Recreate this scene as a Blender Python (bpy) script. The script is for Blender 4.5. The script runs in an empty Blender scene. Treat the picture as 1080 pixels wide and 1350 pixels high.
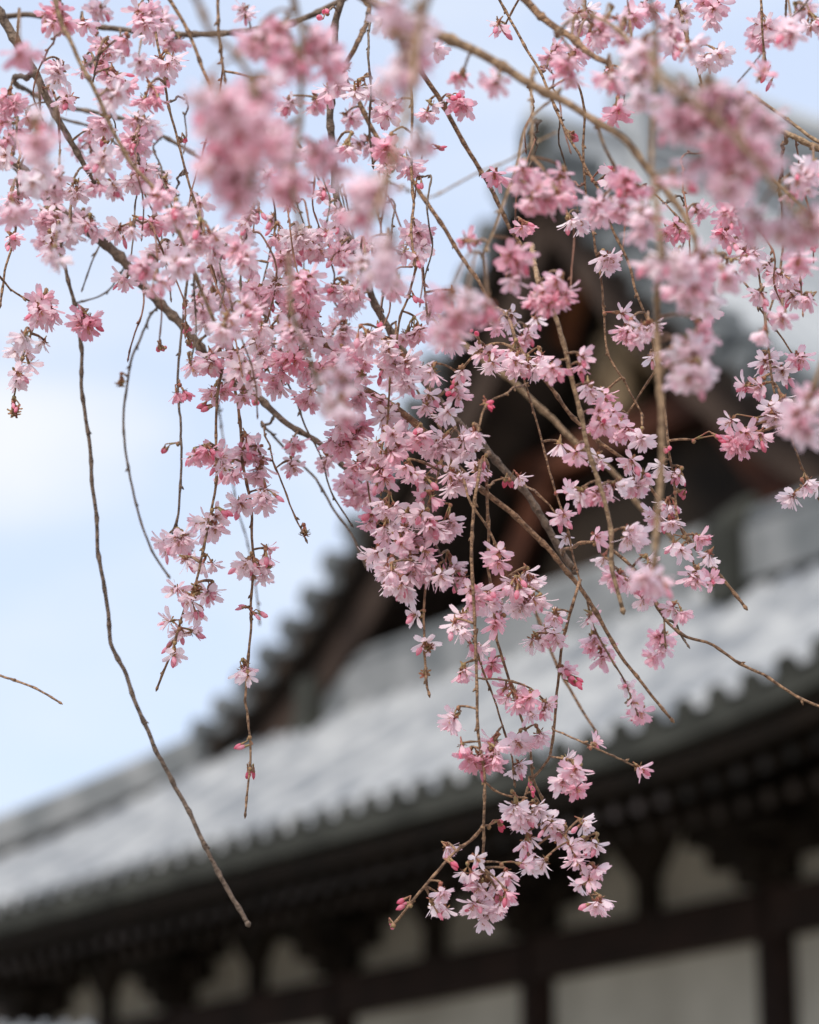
import bpy, math, random
import numpy as np
from mathutils import Vector, Matrix
random.seed(7); rng = np.random.default_rng(11)
R_ = math.radians
# ---------------------------------------------------------------- camera
F = 3750.0                                   # focal length in photo pixels (100 mm on a 36 mm high frame)
PITCH = math.atan(1155/F)
CAM = np.array([0, 0, 1.6])
FW = np.array([0, math.cos(PITCH), math.sin(PITCH)])
UP = np.array([0, -math.sin(PITCH), math.cos(PITCH)])
RT = np.array([1.0, 0, 0])
scn = bpy.context.scene
cd = bpy.data.cameras.new('camera'); cam = bpy.data.objects.new('camera', cd)
scn.collection.objects.link(cam); scn.camera = cam
cam.location = CAM; cam.rotation_euler = (math.pi/2 + PITCH, 0, 0)
cd.sensor_fit = 'VERTICAL'; cd.sensor_height = 36; cd.sensor_width = 28.8; cd.lens = 36*F/1350
cd.clip_start = 0.05; cd.clip_end = 3000
FOC = 2.08
cd.dof.use_dof = True; cd.dof.focus_distance = FOC; cd.dof.aperture_fstop = 5.8; cd.dof.aperture_blades = 0
# ---------------------------------------------------------------- sky, sun, exposure
SUN_EL, SUN_AZ = R_(45), R_(205)             # compass azimuth of the sun, clockwise from +Y
w = bpy.data.worlds.new('World'); scn.world = w; w.use_nodes = True
nt = w.node_tree; N = nt.nodes; L = nt.links; N.clear()
out = N.new('ShaderNodeOutputWorld'); bg = N.new('ShaderNodeBackground'); bg.inputs['Strength'].default_value = 0.10
sky = N.new('ShaderNodeTexSky'); sky.sky_type = 'NISHITA'; sky.sun_disc = False
sky.sun_elevation = SUN_EL; sky.sun_rotation = SUN_AZ; sky.air_density = 1.0; sky.dust_density = 0.6; sky.ozone_density = 1.6
tc = N.new('ShaderNodeTexCoord')
def node(t, **k):
    n = N.new(t)
    for a, b in k.items(): setattr(n, a, b)
    return n
pale = N.new('ShaderNodeMixRGB'); pale.inputs['Fac'].default_value = .74; pale.inputs['Color2'].default_value = (4.85, 5.48, 6.7, 1)
L.new(sky.outputs[0], pale.inputs['Color1'])
# thin high cloud everywhere plus a brighter bank low in the west
mp = N.new('ShaderNodeMapping'); mp.inputs['Scale'].default_value = (1, 1, 2.4)
nz = N.new('ShaderNodeTexNoise'); nz.inputs['Scale'].default_value = 9.0; nz.inputs['Detail'].default_value = 4; nz.inputs['Roughness'].default_value = 0.45
rp = N.new('ShaderNodeValToRGB'); rp.color_ramp.elements[0].position = 0.44; rp.color_ramp.elements[1].position = 0.75
rp.color_ramp.elements[0].color = (0, 0, 0, 1); rp.color_ramp.elements[1].color = (.5, .5, .5, 1)
L.new(tc.outputs['Generated'], mp.inputs['Vector']); L.new(mp.outputs[0], nz.inputs['Vector']); L.new(nz.outputs['Fac'], rp.inputs[0])
bank = (FW + RT*(-60-540)/F + UP*(675-560)/F); bank /= np.linalg.norm(bank)
vd = node('ShaderNodeVectorMath', operation='SUBTRACT'); vd.inputs[1].default_value = tuple(bank); L.new(tc.outputs['Generated'], vd.inputs[0])
vm_ = node('ShaderNodeVectorMath', operation='MULTIPLY'); vm_.inputs[1].default_value = (1, 1, 2.2); L.new(vd.outputs[0], vm_.inputs[0])
vl = node('ShaderNodeVectorMath', operation='LENGTH'); L.new(vm_.outputs[0], vl.inputs[0])
ad = node('ShaderNodeMath', operation='MULTIPLY_ADD'); ad.inputs[1].default_value = .10; L.new(nz.outputs['Fac'], ad.inputs[0]); L.new(vl.outputs['Value'], ad.inputs[2])
mr = node('ShaderNodeMapRange', interpolation_type='SMOOTHSTEP'); mr.inputs['From Min'].default_value = .135; mr.inputs['From Max'].default_value = .055; L.new(ad.outputs[0], mr.inputs['Value'])
mxx = node('ShaderNodeMath', operation='MAXIMUM'); L.new(mr.outputs[0], mxx.inputs[0]); L.new(rp.outputs[0], mxx.inputs[1])
mx = N.new('ShaderNodeMixRGB'); mx.inputs['Color2'].default_value = (5.5, 5.7, 5.95, 1)
L.new(mxx.outputs[0], mx.inputs['Fac']); L.new(pale.outputs[0], mx.inputs['Color1'])
L.new(mx.outputs[0], bg.inputs['Color']); L.new(bg.outputs[0], out.inputs['Surface'])
sd = bpy.data.lights.new('sun', 'SUN'); sd.energy = 2.8; sd.angle = R_(24); sd.color = (1, .965, .92)
so = bpy.data.objects.new('sun', sd); scn.collection.objects.link(so)
sdir = Vector((math.sin(SUN_AZ)*math.cos(SUN_EL), math.cos(SUN_AZ)*math.cos(SUN_EL), math.sin(SUN_EL)))
so.rotation_euler = sdir.to_track_quat('Z', 'Y').to_euler(); so.location = (-6, -8, 12)
vs = scn.view_settings; vs.view_transform = 'Standard'; vs.look = 'None'; vs.exposure = 0.76; vs.gamma = 1; vs.use_curve_mapping = False

# ---------------------------------------------------------------- materials
def mat(name, col, rough=.7, col2=None, scale=8, bump=0, detail=5, lo=.35, hi=.65, coord='Object', spec=.3):
    m = bpy.data.materials.new(name); m.use_nodes = True; n = m.node_tree.nodes; l = m.node_tree.links
    b = n['Principled BSDF']; b.inputs['Roughness'].default_value = rough; b.inputs['Base Color'].default_value = (*col, 1)
    b.inputs['Specular IOR Level'].default_value = spec
    if col2 or bump:
        t = n.new('ShaderNodeTexCoord'); z = n.new('ShaderNodeTexNoise'); z.inputs['Scale'].default_value = scale; z.inputs['Detail'].default_value = detail
        l.new(t.outputs[coord], z.inputs['Vector'])
        if col2:
            r = n.new('ShaderNodeValToRGB'); r.color_ramp.elements[0].position = lo; r.color_ramp.elements[1].position = hi
            r.color_ramp.elements[0].color = (*col, 1); r.color_ramp.elements[1].color = (*col2, 1)
            l.new(z.outputs['Fac'], r.inputs[0]); l.new(r.outputs[0], b.inputs['Base Color'])
        if bump:
            u = n.new('ShaderNodeBump'); u.inputs['Strength'].default_value = bump; u.inputs['Distance'].default_value = .01
            l.new(z.outputs['Fac'], u.inputs['Height']); l.new(u.outputs[0], b.inputs['Normal'])
    return m

def petal_mat():
    m = bpy.data.materials.new('petal'); m.use_nodes = True; n = m.node_tree.nodes; l = m.node_tree.links
    n.clear(); o = n.new('ShaderNodeOutputMaterial')
    at = n.new('ShaderNodeAttribute'); at.attribute_name = 'tint'
    r = n.new('ShaderNodeValToRGB'); e = r.color_ramp.elements
    e[0].position = 0; e[0].color = (.96, .88, .895, 1)
    e[1].position = 1; e[1].color = (.82, .17, .28, 1)
    a = e.new(.28); a.color = (.96, .79, .835, 1)
    a = e.new(.55); a.color = (.92, .53, .62, 1)
    l.new(at.outputs['Fac'], r.inputs[0])
    d = n.new('ShaderNodeBsdfPrincipled'); d.inputs['Roughness'].default_value = .55; d.inputs['Specular IOR Level'].default_value = .25
    t = n.new('ShaderNodeBsdfTranslucent'); x = n.new('ShaderNodeMixShader'); x.inputs[0].default_value = .56
    l.new(r.outputs[0], d.inputs['Base Color']); l.new(r.outputs[0], t.inputs['Color'])
    l.new(d.outputs[0], x.inputs[1]); l.new(t.outputs[0], x.inputs[2]); l.new(x.outputs[0], o.inputs[0])
    return m
M_petal = petal_mat()
M_calyx = mat('calyx', (.30, .10, .07), .6, (.28, .21, .09), 160)
M_stamen = mat('stamen', (.50, .27, .12), .6)
M_bark = mat('twig_bark', (.37, .215, .12), .7, (.15, .085, .05), 260, .7, 6, .38, .62)
M_bark2 = mat('silhouette_bark', (.10, .070, .052), .8, (.20, .14, .10), 160, .6)  # darker bark: shade of stems silhouetted against the sky is put into the colour
M_shoot = mat('shoot_bark', (.30, .135, .085), .65, (.14, .07, .045), 200)
M_barktan = mat('tan_bark', (.38, .25, .145), .7, (.19, .115, .066), 200, .5)
M_trunk = mat('trunk_bark', (.07, .055, .045), .9, (.15, .12, .10), 14, .8)
M_tile = mat('roof_tile', (.31, .31, .305), .6, (.14, .148, .158), 2.6, 0, 8, .38, .64)
M_tile_up = mat('upper_roof_tile', (.32, .325, .325), .6, (.22, .23, .235), .9, 0, 6, .38, .66)
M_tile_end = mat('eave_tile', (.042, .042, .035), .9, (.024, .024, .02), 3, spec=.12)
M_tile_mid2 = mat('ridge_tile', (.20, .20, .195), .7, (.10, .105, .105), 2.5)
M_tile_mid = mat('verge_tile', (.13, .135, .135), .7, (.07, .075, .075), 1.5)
M_bb = mat('bargeboard_timber', (.055, .037, .028), .9, (.022, .015, .012), 1.6, spec=.1)
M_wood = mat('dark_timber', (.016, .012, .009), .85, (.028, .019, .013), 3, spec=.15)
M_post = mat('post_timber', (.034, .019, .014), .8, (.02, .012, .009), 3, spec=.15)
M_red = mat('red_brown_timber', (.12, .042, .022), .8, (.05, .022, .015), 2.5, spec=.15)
M_orange = mat('warm_timber', (.30, .11, .045), .8, (.14, .05, .025), 4, spec=.15)
M_tan = mat('weathered_wood', (.30, .20, .11), .8, (.12, .09, .06), 3, spec=.15)
M_raft = mat('rafter_end_paint', (.02, .018, .015), .8, (.13, .105, .095), 1.1, spec=.15)
M_plaster = mat('plaster', (.54, .49, .40), .95, (.37, .33, .265), .9, spec=.1)
M_ground = mat('gravel', (.28, .26, .225), .95, (.19, .175, .155), 3, .4)
M_weather = mat('weathered_board', (.10, .07, .052), .85, (.05, .035, .028), 2)
M_stone = mat('stone', (.28, .27, .25), .9, (.2, .19, .18), 3)

# ---------------------------------------------------------------- mesh accumulator (quads only)
class MB:
    def __init__(s): s.V = []; s.Fc = []; s.T = []; s.M = []; s.n = 0; s.S = []
    def add(s, V, Fq, tint=0.0, mi=0, smooth=True):
        V = np.asarray(V, float); Fq = np.asarray(Fq, int)
        s.V.append(V); s.Fc.append(Fq + s.n); s.n += len(V)
        s.T.append(np.full(len(V), tint) if np.isscalar(tint) else np.asarray(tint))
        s.M.append(np.full(len(Fq), mi) if np.isscalar(mi) else np.asarray(mi))
        s.S.append(np.full(len(Fq), smooth))
    def box(s, x0, x1, y0, y1, z0, z1, mi=0):
        V = [(x, y, z) for x in (x0, x1) for y in (y0, y1) for z in (z0, z1)]
        s.add(V, BOXF, 0, mi, False)
    def bar(s, a, b, w_, h_, mi=0):           # box beam from a to b, w_ wide, h_ high
        a = np.array(a, float); b = np.array(b, float); d = b-a; d /= np.linalg.norm(d)
        u = np.array([0, 0, 1.0]) if abs(d[2]) < .95 else np.array([0, 1.0, 0])
        sx = np.cross(d, u); sx /= np.linalg.norm(sx); sz = np.cross(sx, d)
        V = [p + sx*i*w_/2 + sz*j*h_/2 for p in (a, b) for i in (-1, 1) for j in (-1, 1)]
        s.add(V, BOXF, 0, mi, False)
    def tube(s, P, r, k=6, mi=0, tint=0, smooth=True, cap=True):
        P = np.asarray(P, float); r = np.broadcast_to(np.asarray(r, float), (len(P),)).copy()
        if cap:
            P = np.vstack([P[:1], P, P[-1:]]); r = np.concatenate([[r[0]*.02], r, [r[-1]*.02]])
        T = np.gradient(P, axis=0); 
        T[np.linalg.norm(T, axis=1) < 1e-9] = (0, 0, 1); T /= np.linalg.norm(T, axis=1)[:, None]
        ref = np.array([0, 1.0, 0]) if abs(T[len(T)//2][1]) < .8 else np.array([1.0, 0, 0])
        A = np.cross(T, ref); A /= np.linalg.norm(A, axis=1)[:, None]; B = np.cross(T, A)
        th = np.arange(k)*2*math.pi/k
        V = (P[:, None] + r[:, None, None]*(A[:, None]*np.cos(th)[None, :, None] + B[:, None]*np.sin(th)[None, :, None])).reshape(-1, 3)
        i = np.arange(len(P)-1)[:, None]*k; j = np.arange(k)[None]; j2 = (j+1) % k
        Fq = np.stack([i+j, i+j2, i+k+j2, i+k+j], -1).reshape(-1, 4)
        s.add(V, Fq, tint, mi, smooth)
    def grid(s, G, mi=0, smooth=True, tint=0, flip=False):
        G = np.asarray(G, float); a, b = G.shape[:2]
        i = np.arange(a-1)[:, None]*b; j = np.arange(b-1)[None]
        Fq = np.stack([i+j, i+j+1, i+b+j+1, i+b+j], -1).reshape(-1, 4)
        if flip: Fq = Fq[:, ::-1]
        s.add(G.reshape(-1, 3), Fq, tint, mi, smooth)
    def mesh(s, name, mats, tint=False):
        me = bpy.data.meshes.new(name); V = np.vstack(s.V); Fq = np.vstack(s.Fc); nf = len(Fq)
        me.vertices.add(len(V)); me.vertices.foreach_set('co', V.astype(np.float32).ravel())
        me.loops.add(nf*4); me.loops.foreach_set('vertex_index', Fq.astype(np.int32).ravel())
        me.polygons.add(nf); me.polygons.foreach_set('loop_start', (np.arange(nf)*4).astype(np.int32))
        me.polygons.foreach_set('material_index', np.concatenate(s.M).astype(np.int32))
        me.polygons.foreach_set('use_smooth', np.concatenate(s.S))
        me.update(calc_edges=True)
        for m in mats: me.materials.append(m)
        if tint:
            at = me.attributes.new('tint', 'FLOAT', 'POINT'); at.data.foreach_set('value', np.concatenate(s.T).astype(np.float32))
        return me
BOXF = [(0, 1, 3, 2), (4, 6, 7, 5), (0, 4, 5, 1), (2, 3, 7, 6), (0, 2, 6, 4), (1, 5, 7, 3)]
col = scn.collection
def obj(name, mb, mats, parent=None, tint=False, label=None):
    if not isinstance(mats, (list, tuple)): mats = [mats]
    o = bpy.data.objects.new(name, mb.mesh(name, mats, tint)); col.objects.link(o)
    if parent: o.parent = parent
    if label: o['label'] = label
    return o
def thing(name, label, cat, loc=(0, 0, 0), rz=0, group=None):
    o = bpy.data.objects.new(name, None); col.objects.link(o); o.empty_display_size = .2
    o.location = loc; o.rotation_euler = (0, 0, rz); o['label'] = label; o['category'] = cat
    if group: o['group'] = group
    return o

# ---------------------------------------------------------------- ground
g = MB(); g.add([(-600, -300, 0), (600, -300, 0), (600, 900, 0), (-600, 900, 0)], [(0, 1, 2, 3)], 0, 0, False)
go = obj('ground', g, M_ground); go['kind'] = 'structure'

# ---------------------------------------------------------------- temple hall (local x along the front, y into the building)
ANG = R_(34.9)
ORG = np.array([1.0267, 22.0873, 0])
hall = thing('temple_hall', 'old timber temple hall with grey tiled roof and white plaster walls behind the blossom', 'temple', tuple(ORG), -(math.pi/2-ANG))
BX = [-8.19, -5.46, -2.73, 0, 2.73, 5.46]
XL, XR = -8.19, 8.19
DEP = 16.0
EY = -2.4                                       # eave line
CX = .1                                         # gable centre
BX = [-8.19, -5.46, -2.73, 0, 2.73, 5.46, 8.19]
HB = 10.3
def sori(x): return .62*max(0, (abs(x)-(3.6 if x > 0 else 4.6))/4.3)**2
# main gable profile: distance from centre -> height
PH = np.array([0, .3, .62, .95, 1.4, 1.88, 2.7, 3.4, 4.3, 5.2, 7.4, 10.3]); PZ = np.array([11.72, 11.28, 10.85, 10.42, 9.95, 9.45, 8.72, 8.22, 7.78, 7.42, 6.62, 5.65])
def prof(h): return np.interp(h, PH, PZ)
def tile_surface(mb, top, bot, width_pos, ns=26, per=.28, amp=.05, mi=0):
    """ribbed roof sheet: top(x), bot(x) give 3-D points, ribs run from top to bottom"""
    x0, x1 = width_pos; n = int((x1-x0)/per*8)
    xs = np.linspace(x0, x1, n+1); G = np.zeros((n+1, ns+1, 3))
    for i, x in enumerate(xs):
        ph = (x/per) % 1; hgt = amp*math.sqrt(max(0, 1-((ph-.5)/.27)**2)) if abs(ph-.5) < .27 else -.012
        a, b = top(x), bot(x)
        for j in range(ns+1):
            t = j/ns; p = a*(1-t)+b*t; p = p.copy(); p[2] += -.16*math.sin(math.pi*t) + hgt + .015*((t*ns*1.0) % 1)
            G[i, j] = p
    mb.grid(G, mi)
# lower (skirt) roof on the gable side, from eave up to the foot of the gable
skirt = MB(); TY = .5
def hipx(t): return 5.0 + t*(7.9-5.0)            # half width at t (0 top, 1 eave)
def s_top(x): return np.array([x*5.0/7.9, TY-.35, 7.45])
def s_bot(x): return np.array([x, EY, 5.50+sori(x)])
# ribs straight down-slope in the middle, trimmed by the hips
xs_lo, xs_hi = -7.9+CX, 7.9+CX
def roof_face(mb, half_top, half_bot, y_top, y_bot, ztop, zbot, map3, per=.31, amp=.075, ns=16, cx=0):
    n = int(2*half_bot/per*8); 
    G = np.zeros((n+1, ns+1, 3))
    for i in range(n+1):
        x = -half_bot + 2*half_bot*i/n; ph = (x/per) % 1
        hgt = amp*math.sqrt(max(0, 1-((ph-.5)/.3)**2)) if abs(ph-.5) < .3 else -.01
        t0 = 0 if abs(x) <= half_top else (abs(x)-half_top)/(half_bot-half_top)
        for j in range(ns+1):
            t = t0 + (1-t0)*j/ns; y = y_top + (y_bot-y_top)*t
            z = ztop + (zbot-ztop)*t - .14*math.sin(math.pi*t) + sori(x)*t + hgt
            G[i, j] = map3(x+cx, y, z)
    mb.grid(G, 0)
roof_face(skirt, 5.0, HB, .3, EY, 7.42, 5.52, lambda x, y, z: (x, y, z), cx=CX)
lower = obj('lower_roof', skirt, M_tile, hall, label='pale grey tiled lower roof sweeping below the gable')
# underside board, so that the eave has thickness
ub = MB(); G = np.zeros((60, 6, 3))
for i in range(60):
    x = -HB+.15 + (2*HB-.3)*i/59
    for j in range(6):
        t = j/5; G[i, j] = (x*(1-.28*(1-t))+CX, EY+.06 + (1-t)*3.4, 5.36 + sori(x)*t + (1-t)*1.3)
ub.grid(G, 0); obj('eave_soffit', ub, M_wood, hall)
# eave tile ends: round discs and a fascia
et = MB(); n = int(2*HB/.31)
for i in range(n):
    x = (math.floor(-HB/.31)+1.5+i)*.31
    z = 5.52+sori(x)
    et.tube([(x+CX, EY-.035, z-.005), (x+CX, EY+.10, z+.01)], .088, 8, 0, 0, False)
G = np.zeros((80, 2, 3))
for zz, yy in ((( -.13), (-.02)), ((-.2), .03)):
    pass
for i in range(79):
    x0 = -HB+2*HB*i/79; x1 = -HB+2*HB*(i+1)/79
    za, zb = 5.44+sori(x0), 5.44+sori(x1)
    et.bar((x0+CX, EY+.02, za-.04), (x1+CX, EY+.02, zb-.04), .10, .13)
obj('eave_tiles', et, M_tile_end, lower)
fb = MB()
for i in range(79):
    x0 = -HB+.1+(2*HB-.2)*i/79; x1 = -HB+.1+(2*HB-.2)*(i+1)/79
    fb.bar((x0+CX, EY+.14, 5.27+sori(x0)), (x1+CX, EY+.14, 5.27+sori(x1)), .08, .11)
obj('eave_board', fb, M_wood, hall)
# rafters, two tiers
def rafters(name, y0, z0, y1, z1, w_, h_):
    mb = MB(); k = int(19.8/.24)
    for i in range(k):
        x = -9.9 + i*.24; s0 = sori(x)
        mb.bar((x, y0, z0+s0), (x, y1, z1+s0*.3), w_, h_, 0)
        mb.box(x-w_*.42, x+w_*.42, y0-.012, y0+.004, z0+s0-h_*.42, z0+s0+h_*.42, 1)
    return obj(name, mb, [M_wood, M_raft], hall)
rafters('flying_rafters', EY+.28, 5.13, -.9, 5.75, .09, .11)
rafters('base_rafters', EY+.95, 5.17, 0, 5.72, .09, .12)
# roof body sides and main upper roof
up_ = MB(); YF, YB = 0.0, DEP+.3
def main_roof(mb, sgn, per=.28):
    n = int((YB-YF)/per*8); hs = np.concatenate([np.linspace(.12, 3.4, 22), np.linspace(3.6, HB, 16)])
    for part, (ya, yb, hh) in enumerate(((YF, YB, hs),)):
        G = np.zeros((n+1, len(hh), 3))
        for i in range(n+1):
            y = ya+(yb-ya)*i/n; ph = (y/per) % 1
            hg = .055*math.sqrt(max(0, 1-((ph-.5)/.3)**2)) if abs(ph-.5) < .3 else -.01
            for j, h in enumerate(hh):
                lim = 5.0 + max(0, min(1, (0-y+.3)/2.7))*2.9 if h > 5.0 else 99
                z = prof(h) + hg
                yy = y if h <= 5.05 else max(y, .3 - (h-5.0)/2.9*2.7) if False else y
                G[i, j] = (CX+sgn*h, yy, z)
        mb.grid(G, 0, flip=sgn < 0)
main_roof(up_, 1); main_roof(up_, -1)
# the triangular hips joining main slopes to the front corners
for sgn in (-1, 1):
    G = np.zeros((40, 8, 3))
    for i in range(40):
        h = 5.0+(HB-5)*i/39; yh = .3-(h-5.0)/(HB-5)*2.7
        for j in range(8):
            y = 0.02*(1-j/7) + yh*(j/7) if yh < 0 else 0.0
            G[i, j] = (CX+sgn*h, min(y, .0), prof(h)-.04+sori(sgn*h)*(j/7)*(i/39))
    up_.grid(G, 0, flip=sgn > 0)
upper = obj('upper_roof', up_, M_tile_up, hall, label='grey tiled upper roof slope behind the gable')
# main ridge
rd = MB()                                         # tall stacked ridge, set back from the gable, and a low one in front of it
RY = 1.05
rd.box(CX-.15, CX+.15, RY, YB, 11.45, 12.52); rd.tube([(CX, RY-.1, 12.60), (CX, YB, 12.60)], .12, 10)
for k in range(7): rd.box(CX-.19, CX+.19, RY+.02, YB-.02, 11.70+k*.12, 11.735+k*.12)
rd.box(CX-.11, CX+.11, .02, RY-.1, 11.4, 11.78); rd.tube([(CX, -.08, 11.84), (CX, RY-.08, 11.86)], .10, 10)
obj('main_ridge', rd, M_tile_up, upper)
og = MB(); og.box(CX-.20, CX+.20, RY-.11, RY-.004, 11.5, 12.4); og.tube([(CX, RY-.2, 12.56), (CX, RY-.105, 12.56)], .12, 10)
obj('ridge_end_tile', og, M_tile_up, upper)
og = MB(); og.box(CX-.16, CX+.16, -.07, .017, 11.45, 11.80); obj('ridge_end_tile', og, M_tile_end, upper)
# verge: stepped tile ends along both gable edges, verge board, bargeboards
vg = MB(); vb = MB(); sf = MB(); bgd = MB(); 
def prof_pt(s_):                                   # arc length param
    return None
hh = np.linspace(0.1, 5.3, 400); zz = prof(hh); ds = np.concatenate([[0], np.cumsum(np.hypot(np.diff(hh), np.diff(zz)))])
for sgn in (-1, 1):
    s_ = .38
    while s_ < ds[-1]:
        h = np.interp(s_, ds, hh); z = prof(h); h2 = np.interp(min(s_+.05, ds[-1]), ds, hh); 
        tx, tz = (h2-h), prof(h2)-z; nn = math.hypot(tx, tz) or 1; nx, nz_ = -tz/nn, tx/nn
        # short tile lying across the verge, its round end to the front, standing proud of the roof
        x = CX+sgn*(h+.035*nx); zc = z+.05*nz_+.035
        vg.tube([(x, -.16, zc), (x, .34, zc)], .125, 8, 0, 0, False)
        vg.box(x-.07, x+.07, -.12, .3, zc-.24, zc-.06)
        s_ += .42
    pts = np.linspace(.0, 5.15, 40)
    for a, b in zip(pts[:-1], pts[1:]):
        za, zb = prof(a), prof(b)
        vb.bar((CX+sgn*a, .02, za-.13), (CX+sgn*b, .02, zb-.13), .16, .16)
        sf.bar((CX+sgn*a, .62, za-.16), (CX+sgn*b, .62, zb-.16), 1.0, .07)
    pts = np.linspace(.0, 4.6, 36)
    for a, b in zip(pts[:-1], pts[1:]):
        za, zb = prof(a)-.48+.03*a, prof(b)-.48+.03*b
        bgd.bar((CX+sgn*a, .16, za), (CX+sgn*b, .16, zb), .09, .52)
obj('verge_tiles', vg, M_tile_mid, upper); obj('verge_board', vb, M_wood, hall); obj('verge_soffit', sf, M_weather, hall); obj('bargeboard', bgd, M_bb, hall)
# gable wall, recessed, with struts and pendant
gw = MB(); G = np.zeros((41, 2, 3))
for i in range(41):
    x = -5.0+10*i/40; G[i, 0] = (CX+x, 1.15, 7.0); G[i, 1] = (CX+x, 1.15, prof(abs(x))-.1)
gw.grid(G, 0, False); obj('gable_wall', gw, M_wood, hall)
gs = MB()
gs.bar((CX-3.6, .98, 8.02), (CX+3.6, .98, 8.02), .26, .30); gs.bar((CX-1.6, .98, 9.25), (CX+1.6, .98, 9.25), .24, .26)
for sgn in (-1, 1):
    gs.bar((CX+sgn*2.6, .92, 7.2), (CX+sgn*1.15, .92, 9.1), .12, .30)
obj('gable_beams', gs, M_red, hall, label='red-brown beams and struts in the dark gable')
gp = MB()                                          # tan carved strut and pendant on the gable
gp.box(CX-.16, CX+.16, .80, .97, 9.42, 10.5); gp.box(CX-.26, CX+.26, .78, .795, 9.9, 10.12)
gp.tube([(CX-.5, .9, 9.6), (CX-.15, .88, 9.95), (CX+.2, .88, 9.95), (CX+.5, .9, 9.6)], [.07, .14, .14, .07], 6)
obj('carved_strut', gp, M_tan, hall)
gq = MB(); gq.bar((CX-.62, .70, 10.15), (CX-.12, .70, 11.15), .10, .26)
obj('gable_brace', gq, M_orange, hall, label='warm orange-brown brace high under the gable peak')
# ridge rows at the foot of the gable with end tiles
for (xa, xb, ye, zt, sg) in ((-3.35, 1.95, .28, 7.72, -1), (2.62, 6.1, .02, 7.60, -1)):
    kr = MB(); kr.box(xa, xb, ye-.13, ye+.17, 7.2, zt); kr.tube([(xa-.05, ye, zt+.05), (xb, ye, zt+.05)], .13, 8)
    
    o = obj('descending_ridge', kr, M_tile_mid2, hall)
    ke = MB(); ke.box(xa-.26, xa-.003, ye-.28, ye+.28, 7.05, zt+.0); ke.tube([(xa-.42, ye, zt+.02), (xa+.02, ye, zt+.12)], .17, 8); ke.tube([(xa-.22, ye-.18, 7.1), (xa-.3, ye-.24, 7.3), (xa-.2, ye-.2, 7.48)], .06, 6)
    obj('end_tile', ke, M_tile_end, o)
# hips with ridge tiles
for sgn in (-1, 1):
    hp = MB(); pts = []
    for t in np.linspace(0, 1, 16):
        h = 5.0+(HB-5)*t; pts.append((CX+sgn*h, .3-2.7*t, 7.44-1.9*t-.13*math.sin(math.pi*t)+sori(sgn*h)*t+.15+.16*math.sin(math.pi*min(1, t*1.2))))
    hp.tube(pts, .13, 8)
    for a, b in zip(pts[:-1], pts[1:]): hp.bar(np.array(a)-(0, 0, .12), np.array(b)-(0, 0, .12), .24, .22)
    obj('hip_ridge', hp, M_tile_mid2, hall)
# walls (plaster), posts, beams, brackets
def wall_panel(name, x0, x1, y0, y1, z0, z1):
    mb = MB(); mb.box(x0, x1, y0, y1, z0, z1); return obj(name, mb, M_plaster, hall)
wall_panel('front_wall', XL, XR, 0, .10, .5, 6.2)
wall_panel('side_wall', XL, XL+.1, .103, DEP, .5, 6.2); wall_panel('side_wall', XR-.1, XR, .103, DEP, .5, 6.2); wall_panel('rear_wall', XL, XR, DEP+.003, DEP+.1, .5, 6.2)
ww = MB(); ww.box(-14, XL-.16, .6, .8, 0, 5.72); ww.box(-14, XL-.16, .55, .597, 4.6, 4.9); obj('sky_block_wall', ww, M_wood, hall)  # added dark wall, blocks the bright sky gap below the left eave
st = MB(); st.box(XL-1.4, XR+1.4, -1.4, DEP+1.4, 0, .5); obj('stone_base', st, M_stone, hall)
for x in BX:
    mb = MB(); mb.tube([(x, -.02, .5), (x, -.02, 5.5)], .155, 14, cap=True); mb.box(x-.24, x+.24, -.26, .2, .503, .62); obj('post', mb, M_post, hall)
for z0, z1, yy in ((4.60, 4.93, -.10), (5.62, 5.85, -.12), (3.0, 3.25, -.09), (1.1, 1.3, -.09)):
    mb = MB(); mb.box(XL-.35, XR+.35, yy-.06, -.003, z0, z1); obj('tie_beam', mb, M_post, hall)
for x in BX:                                        # bracket clusters over the posts
    mb = MB()
    for k, (z, hw, y0) in enumerate(((4.98, .26, -.30), (5.14, .55, -.40), (5.34, .80, -.62), (5.52, .98, -.80))):
        mb.box(x-hw, x+hw, -.18, -.02, z, z+.13); mb.box(x-.09, x+.09, y0, -.185, z+.01, z+.12)
        if k < 3:
            for sx in (-1, -.35, .35, 1):
                mb.box(x+sx*(hw-.10)-.11, x+sx*(hw-.10)+.11, -.24, -.023, z+.132, z+.205)
        mb.box(x-hw*.8, x+hw*.8, y0-.02, y0+.14, z+.133, z+.23)
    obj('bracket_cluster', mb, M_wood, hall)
for x in [(a+b)/2 for a, b in zip(BX[:-1], BX[1:])]:   # flared struts between them
    mb = MB(); mb.box(x-.10, x+.10, -.10, -.004, 4.935, 5.34)
    V = [(x-.10, -.12, 5.2), (x+.10, -.12, 5.2), (x+.10, -.003, 5.2), (x-.10, -.003, 5.2), (x-.42, -.16, 5.6), (x+.42, -.16, 5.6), (x+.42, -.003, 5.6), (x-.42, -.003, 5.6)]
    mb.add(V, [(0, 1, 5, 4), (1, 2, 6, 5), (2, 3, 7, 6), (3, 0, 4, 7), (4, 5, 6, 7), (0, 3, 2, 1)], 0, 0, False)
    obj('strut', mb, M_wood, hall)
# plain rear gable closing
rg = MB(); G = np.zeros((41, 2, 3))
for i in range(41):
    x = -10+20*i/40; G[i, 0] = (CX+x, DEP+.15, 5.3); G[i, 1] = (CX+x, DEP+.15, prof(abs(x))-.1)
rg.grid(G, 0, False, flip=True); obj('rear_gable', rg, M_wood, hall)

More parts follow.
